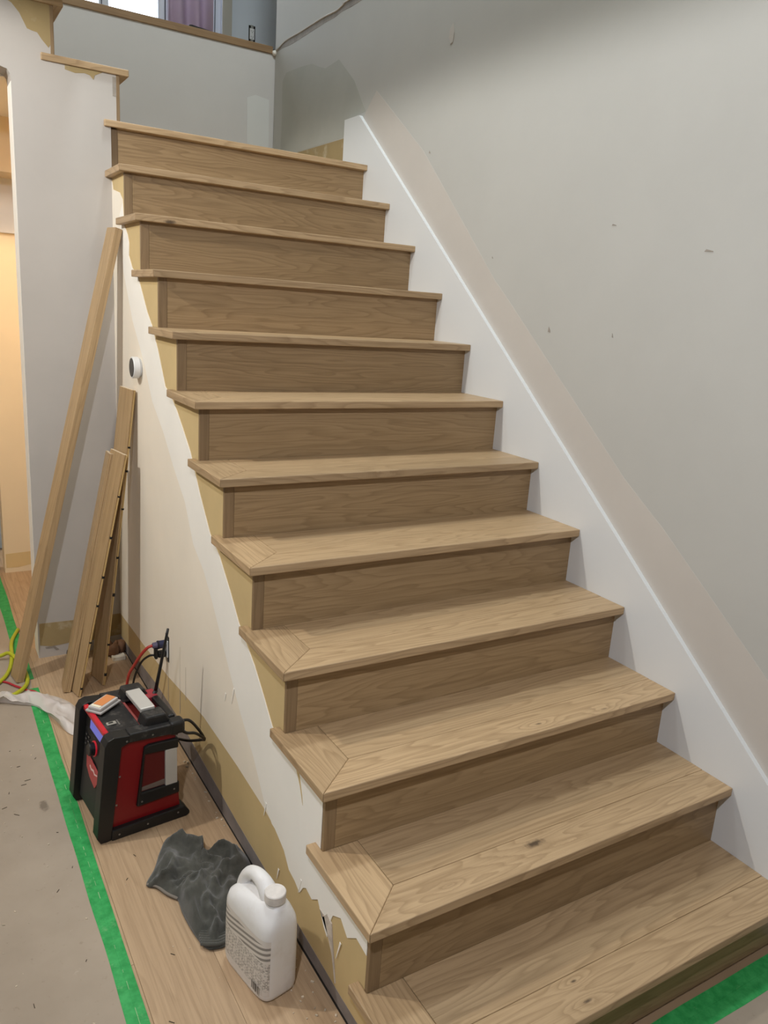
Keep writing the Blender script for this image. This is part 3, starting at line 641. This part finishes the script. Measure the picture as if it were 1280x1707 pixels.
for k, wv in enumerate((.0012, .0022, .0010, .0032, .0014, .0026, .0012, .0020)):
    y = -.082+k*.0046
    v = [bm.verts.new((-.0556, y+dy, z)) for dy, z in ((0, .024), (wv, .024), (wv, .048), (0, .048))]; bm.faces.new(v)
mk('barcode', bm, simple('print_black', (40, 38, 36), .6), jg)

# ------------------------------------------------------------------ cloth rag
def pinch(bound, rings, fz, close=True, nb=6):
    B = spline([(x, y, 0) for x, y in bound], nb, True); c = sum(B, Vector())/len(B); bm = bmesh.new(); R = []
    for k in range(rings+1):
        s = 1-k/rings
        R.append([bm.verts.new((c.x+(p.x-c.x)*s, c.y+(p.y-c.y)*s, fz(c.x+(p.x-c.x)*s, c.y+(p.y-c.y)*s, k/rings))) for p in B] if k < rings else [bm.verts.new((c.x, c.y, fz(c.x, c.y, 1)))])
    n = len(B)
    for A, D in zip(R, R[1:]):
        for i in range(n):
            if len(D) > 1: bm.faces.new([A[i], A[(i+1) % n], D[(i+1) % n], D[i]])
            else: bm.faces.new([A[i], A[(i+1) % n], D[0]])
    return bm
def ridged(v): return 1-abs(noise.noise(v))*2
def rag_z(x, y, e):
    q = Vector((x*9+y*4, y*9-x*6, 1.3)); warp = noise.noise_vector(q*.6)
    f = max(0, ridged(q+warp*.8))**2*.033+max(0, ridged(q*2.3+warp))**2*.012+max(0, ridged(q*5+warp*2))**3*.0025
    up = max(0, (x+.09)/.12)*.035*max(0, 1-abs(y-1.0)/.12)
    ed = min(1, e*5)
    return .004+(.010+f)*ed+up*min(1, e*6+.3)
bd = [(-.272, 1.008), (-.235, 1.06), (-.205, 1.12), (-.165, 1.178), (-.125, 1.180), (-.088, 1.158), (-.075, 1.12), (-.088, 1.06), (-.060, 1.045), (-.028, 1.05), (.004, 1.035), (.018, .985), (.014, .93), (-.015, .87), (-.07, .80), (-.105, .745), (-.143, .702), (-.168, .698), (-.194, .712), (-.206, .765), (-.212, .85), (-.210, .915), (-.232, .945), (-.250, .985)]
bm = pinch(bd, 30, rag_z, nb=6)
qr = NT('grey_fleece'); co = qr.n('ShaderNodeTexCoord').outputs['Object']
c1 = qr.mix(qr.ramp(qr.noise(co, 14, 5, .7), .35, .75), s2l((60, 60, 55)), s2l((92, 91, 84)))
c1 = qr.mix(qr.mth('MULTIPLY', qr.ramp(qr.noise(co, 40, 4, .7), .64, .76), .5), c1, s2l((138, 130, 118)))
qr.set(qr.b.inputs['Base Color'], c1); qr.b.inputs['Roughness'].default_value = .95; qr.b.inputs['Specular IOR Level'].default_value = .1
qr.b.inputs['Sheen Weight'].default_value = .3; qr.bump(qr.noise(co, 700, 2), .5, .002)
ck = empty('cloth_rag', (-.13, .95, 0), 'crumpled dark grey fleece rag on the floor between the radio and the white jug', 'cloth')
o = mk('cloth', bm, qr.m, ck, True); w2(o, (-.13, .95, 0))
md = o.modifiers.new('thickness', 'SOLIDIFY'); md.thickness = .003; md.offset = 1
bm = bmesh.new()
for k in range(6):
    d = k*.0085
    tube(bm, spline([(-.203+d*.15, .728+d, .010), (-.19+d*.1, .712+d, .016), (-.165, .703+d, .014), (-.142+d*.2, .708+d, .010)], 5), .0052, 8)
w2(mk('ribbed_cuff', bm, qr.m, ck, True), (-.13, .95, 0))
w2(tb('hem', [(-.272, 1.008, .006), (-.25, .985, .008), (-.232, .945, .008), (-.210, .915, .006)], .0045, simple('hem_grey', (120, 112, 102), .9), ck), (-.13, .95, 0))

# ------------------------------------------------------------------ plastic sheet, hose, red cord by the doorway
pb = [(-.60, 2.37), (-.537, 2.353), (-.485, 2.313), (-.435, 2.345), (-.398, 2.32), (-.369, 2.291), (-.322, 2.24), (-.281, 2.165), (-.262, 2.06), (-.275, 1.98), (-.301, 1.905), (-.333, 1.944), (-.362, 2.064), (-.393, 2.155), (-.42, 2.203), (-.471, 2.237), (-.531, 2.28), (-.60, 2.30)]
def pl_z(x, y, e):
    q = Vector((x*10+y*3, y*5-x*4, 7.7))
    return .0045+(max(0, ridged(q))**2*.026+max(0, ridged(q*2.1))**2*.012+.004)*min(1, e*4)
bm = pinch(pb, 18, pl_z, nb=5)
qpl = NT('milky_plastic'); qpl.b.inputs['Base Color'].default_value = s2l((226, 218, 212)); qpl.b.inputs['Roughness'].default_value = .3; qpl.b.inputs['Alpha'].default_value = .72
ps = mk('plastic_sheet', bm, qpl.m, None, True); meta(ps, 'crumpled translucent white plastic sheet lying across the green tape', 'plastic sheet')
M_lime = simple('lime_hose', (176, 178, 38), .4)
hs_ = tb('air_hose', [(-.385, 3.003, .008), (-.406, 2.942, .008), (-.425, 2.875, .010), (-.438, 2.78, .018), (-.446, 2.672, .022), (-.468, 2.559, .012), (-.506, 2.471, .010), (-.56, 2.42, .010), (-.64, 2.45, .010), (-.68, 2.56, .010), (-.64, 2.66, .010), (-.56, 2.71, .012), (-.494, 2.693, .022), (-.455, 2.675, .036), (-.425, 2.60, .020), (-.410, 2.50, .010), (-.413, 2.42, .010), (-.435, 2.347, .018), (-.474, 2.297, .022), (-.504, 2.295, .018), (-.545, 2.33, .014), (-.62, 2.33, .010), (-.75, 2.25, .010)], .0085, M_lime, n=8, seg=12)
meta(hs_, 'looped lime green air hose on the floor at the foot of the long board', 'hose')
rc = tb('red_cord', [(-.66, 2.55, .006), (-.56, 2.51, .006), (-.524, 2.487, .006), (-.503, 2.462, .006), (-.485, 2.44, .007), (-.464, 2.402, .007), (-.443, 2.372, .007), (-.423, 2.336, .009), (-.40, 2.315, .010), (-.37, 2.26, .005), (-.34, 2.2, .0045)], .0046, simple('crimson_cord', (170, 42, 52), .45)); meta(rc, 'thin crimson cord passing under the lime hose beside the plastic sheet', 'cord')

# ------------------------------------------------------------------ upper window, curtain
YW = yb+1.0
wu = bmesh.new(); box(wu, XL, -.10, YW, YW+.12, UPF, TOP); box(wu, 1.256, 3.0, YW, YW+.12, UPF, TOP); box(wu, -.10, 1.256, YW, YW+.12, UPF, 3.20); box(wu, -.10, 1.256, YW, YW+.12, 4.95, TOP)
meta(mk('wall_upper_back', wu, wall_mat('upper_wall', (196, 204, 212), .02)), kind='structure')
win = bmesh.new()
M_frame = simple('window_frame_white', (206, 212, 222), .4)
win = bx('window_1', -.10, 1.256, YW+.03, YW+.09, 3.20, 3.25, M_frame); meta(win, kind='structure')
for x0, x1 in ((-.10, -.05), (.455, .515), (.83, .90), (1.20, 1.256)): bx('window_frame', x0, x1, YW+.03, YW+.09, 3.25, 4.9, M_frame, win)
bx('window_frame', -.10, 1.256, YW+.03, YW+.09, 4.90, 4.95, M_frame, win)
for x0, x1 in ((.872, .880), (1.212, 1.217), (.468, .474)): bx('window_seal', x0, x1, YW+.026, YW+.03, 3.25, 4.9, simple('seal_grey', (70, 74, 84), .6), win)
qg = NT('window_glass'); qg.t.nodes.remove(qg.b)
gl = qg.n('ShaderNodeBsdfGlass', {'IOR': 1.05, 'Roughness': 0}); tr = qg.n('ShaderNodeBsdfTransparent'); mx = qg.n('ShaderNodeMixShader', {0: .9, 1: gl.outputs[0], 2: tr.outputs[0]})
qg.t.links.new(mx.outputs[0], qg.t.nodes['Material Output'].inputs[0])
for x0, x1 in ((-.05, .455), (.515, .83), (.90, 1.20)): bx('pane', x0, x1, YW+.055, YW+.061, 3.25, 4.9, qg.m, win)
bx('casing', 1.256, 1.322, YW-.012, YW, 3.09, 5.02, simple('casing_grey', (168, 165, 154), .6), win)
bx('casing', -.166, -.10, YW-.012, YW, 3.09, 5.02, bpy.data.materials['casing_grey'], win)
bm = bmesh.new(); N = 60; rows_ = [3.16, 3.9, 4.95]
R = [[bm.verts.new((.885+.29*k/N, YW-.035+.022*math.sin(k/N*2*PI*2.6+.6), z)) for k in range(N+1)] for z in rows_]
for A, B in zip(R, R[1:]):
    for k in range(N): bm.faces.new([A[k], A[k+1], B[k+1], B[k]])
qc = NT('lilac_curtain'); qc.b.inputs['Base Color'].default_value = s2l((196, 182, 194)); qc.b.inputs['Roughness'].default_value = .9
trn = qc.n('ShaderNodeBsdfTranslucent', {0: s2l((200, 186, 204))}); mx = qc.n('ShaderNodeMixShader', {0: .35, 1: qc.b.outputs[0], 2: trn.outputs[0]}); qc.t.links.new(mx.outputs[0], qc.t.nodes['Material Output'].inputs[0])
cu = mk('curtain', bm, qc.m, None, True, False); meta(cu, 'lilac curtain hanging at the right of the upper window', 'curtain')
md = cu.modifiers.new('thickness', 'SOLIDIFY'); md.thickness = .003
bs = pri('black_strip', [(.72, 3.0867), (.86, 3.0867), (.86, 3.0895), (.74, 3.099), (.725, 3.096)], (yb+.01, yb+.05), XZ, M_black, None); meta(bs, 'thin black strip lying on the upper floor edge below the window', 'strip')

# ------------------------------------------------------------------ debris
db = bmesh.new(); random.seed(3)
def chip(x, y, z, s):
    m = Matrix.Translation((x, y, z+s*.25)) @ Matrix.Rotation(random.uniform(0, 6), 4, 'Z') @ Matrix.Diagonal((s*random.uniform(.5, 1.4), s*random.uniform(.3, .8), s*.5, 1))
    bmesh.ops.create_cube(db, size=1, matrix=m)
for k in range(70): chip(random.uniform(-.10, .018), random.uniform(.22, .62), 0, random.uniform(.002, .007))
for k in range(40): chip(.012+random.uniform(-.01, .006), random.uniform(.6, 2.2), 0, random.uniform(.003, .009))
for k in range(30): chip(random.uniform(-.36, -.05), random.uniform(.3, 2.2), 0, random.uniform(.0015, .004))
for k in range(40): chip(random.uniform(-.75, -.44), random.uniform(.3, 1.9), .0015, random.uniform(.0015, .006))
for k in range(5): chip(random.uniform(.15, .5), random.uniform(.28, .36), .3585, random.uniform(.002, .004))
meta(mk('debris', db, wall_mat('chip_pale', (206, 192, 170), .3, 20)), 'small pale drywall and wood chips scattered on the floor', 'debris', None, 'stuff')
dk = bmesh.new(); random.seed(5)
for k in range(28):
    x, y = random.uniform(-.75, -.44), random.uniform(.35, 1.9); an = random.uniform(0, 3); s = random.uniform(.004, .02)
    m = Matrix.Translation((x, y, .0022)) @ Matrix.Rotation(an, 4, 'Z') @ Matrix.Diagonal((s, .0015, .0015, 1)); bmesh.ops.create_cube(dk, size=1, matrix=m)
for k in range(12):
    m = Matrix.Translation((random.uniform(-.36, -.06), random.uniform(.3, 1.2), .0008)) @ Matrix.Rotation(random.uniform(0, 3), 4, 'Z') @ Matrix.Diagonal((random.uniform(.004, .016), .0015, .0015, 1)); bmesh.ops.create_cube(dk, size=1, matrix=m)
meta(mk('debris', dk, simple('splinter_dark', (74, 60, 46), .8)), 'dark wood splinters scattered on the floor paper', 'debris', None, 'stuff')
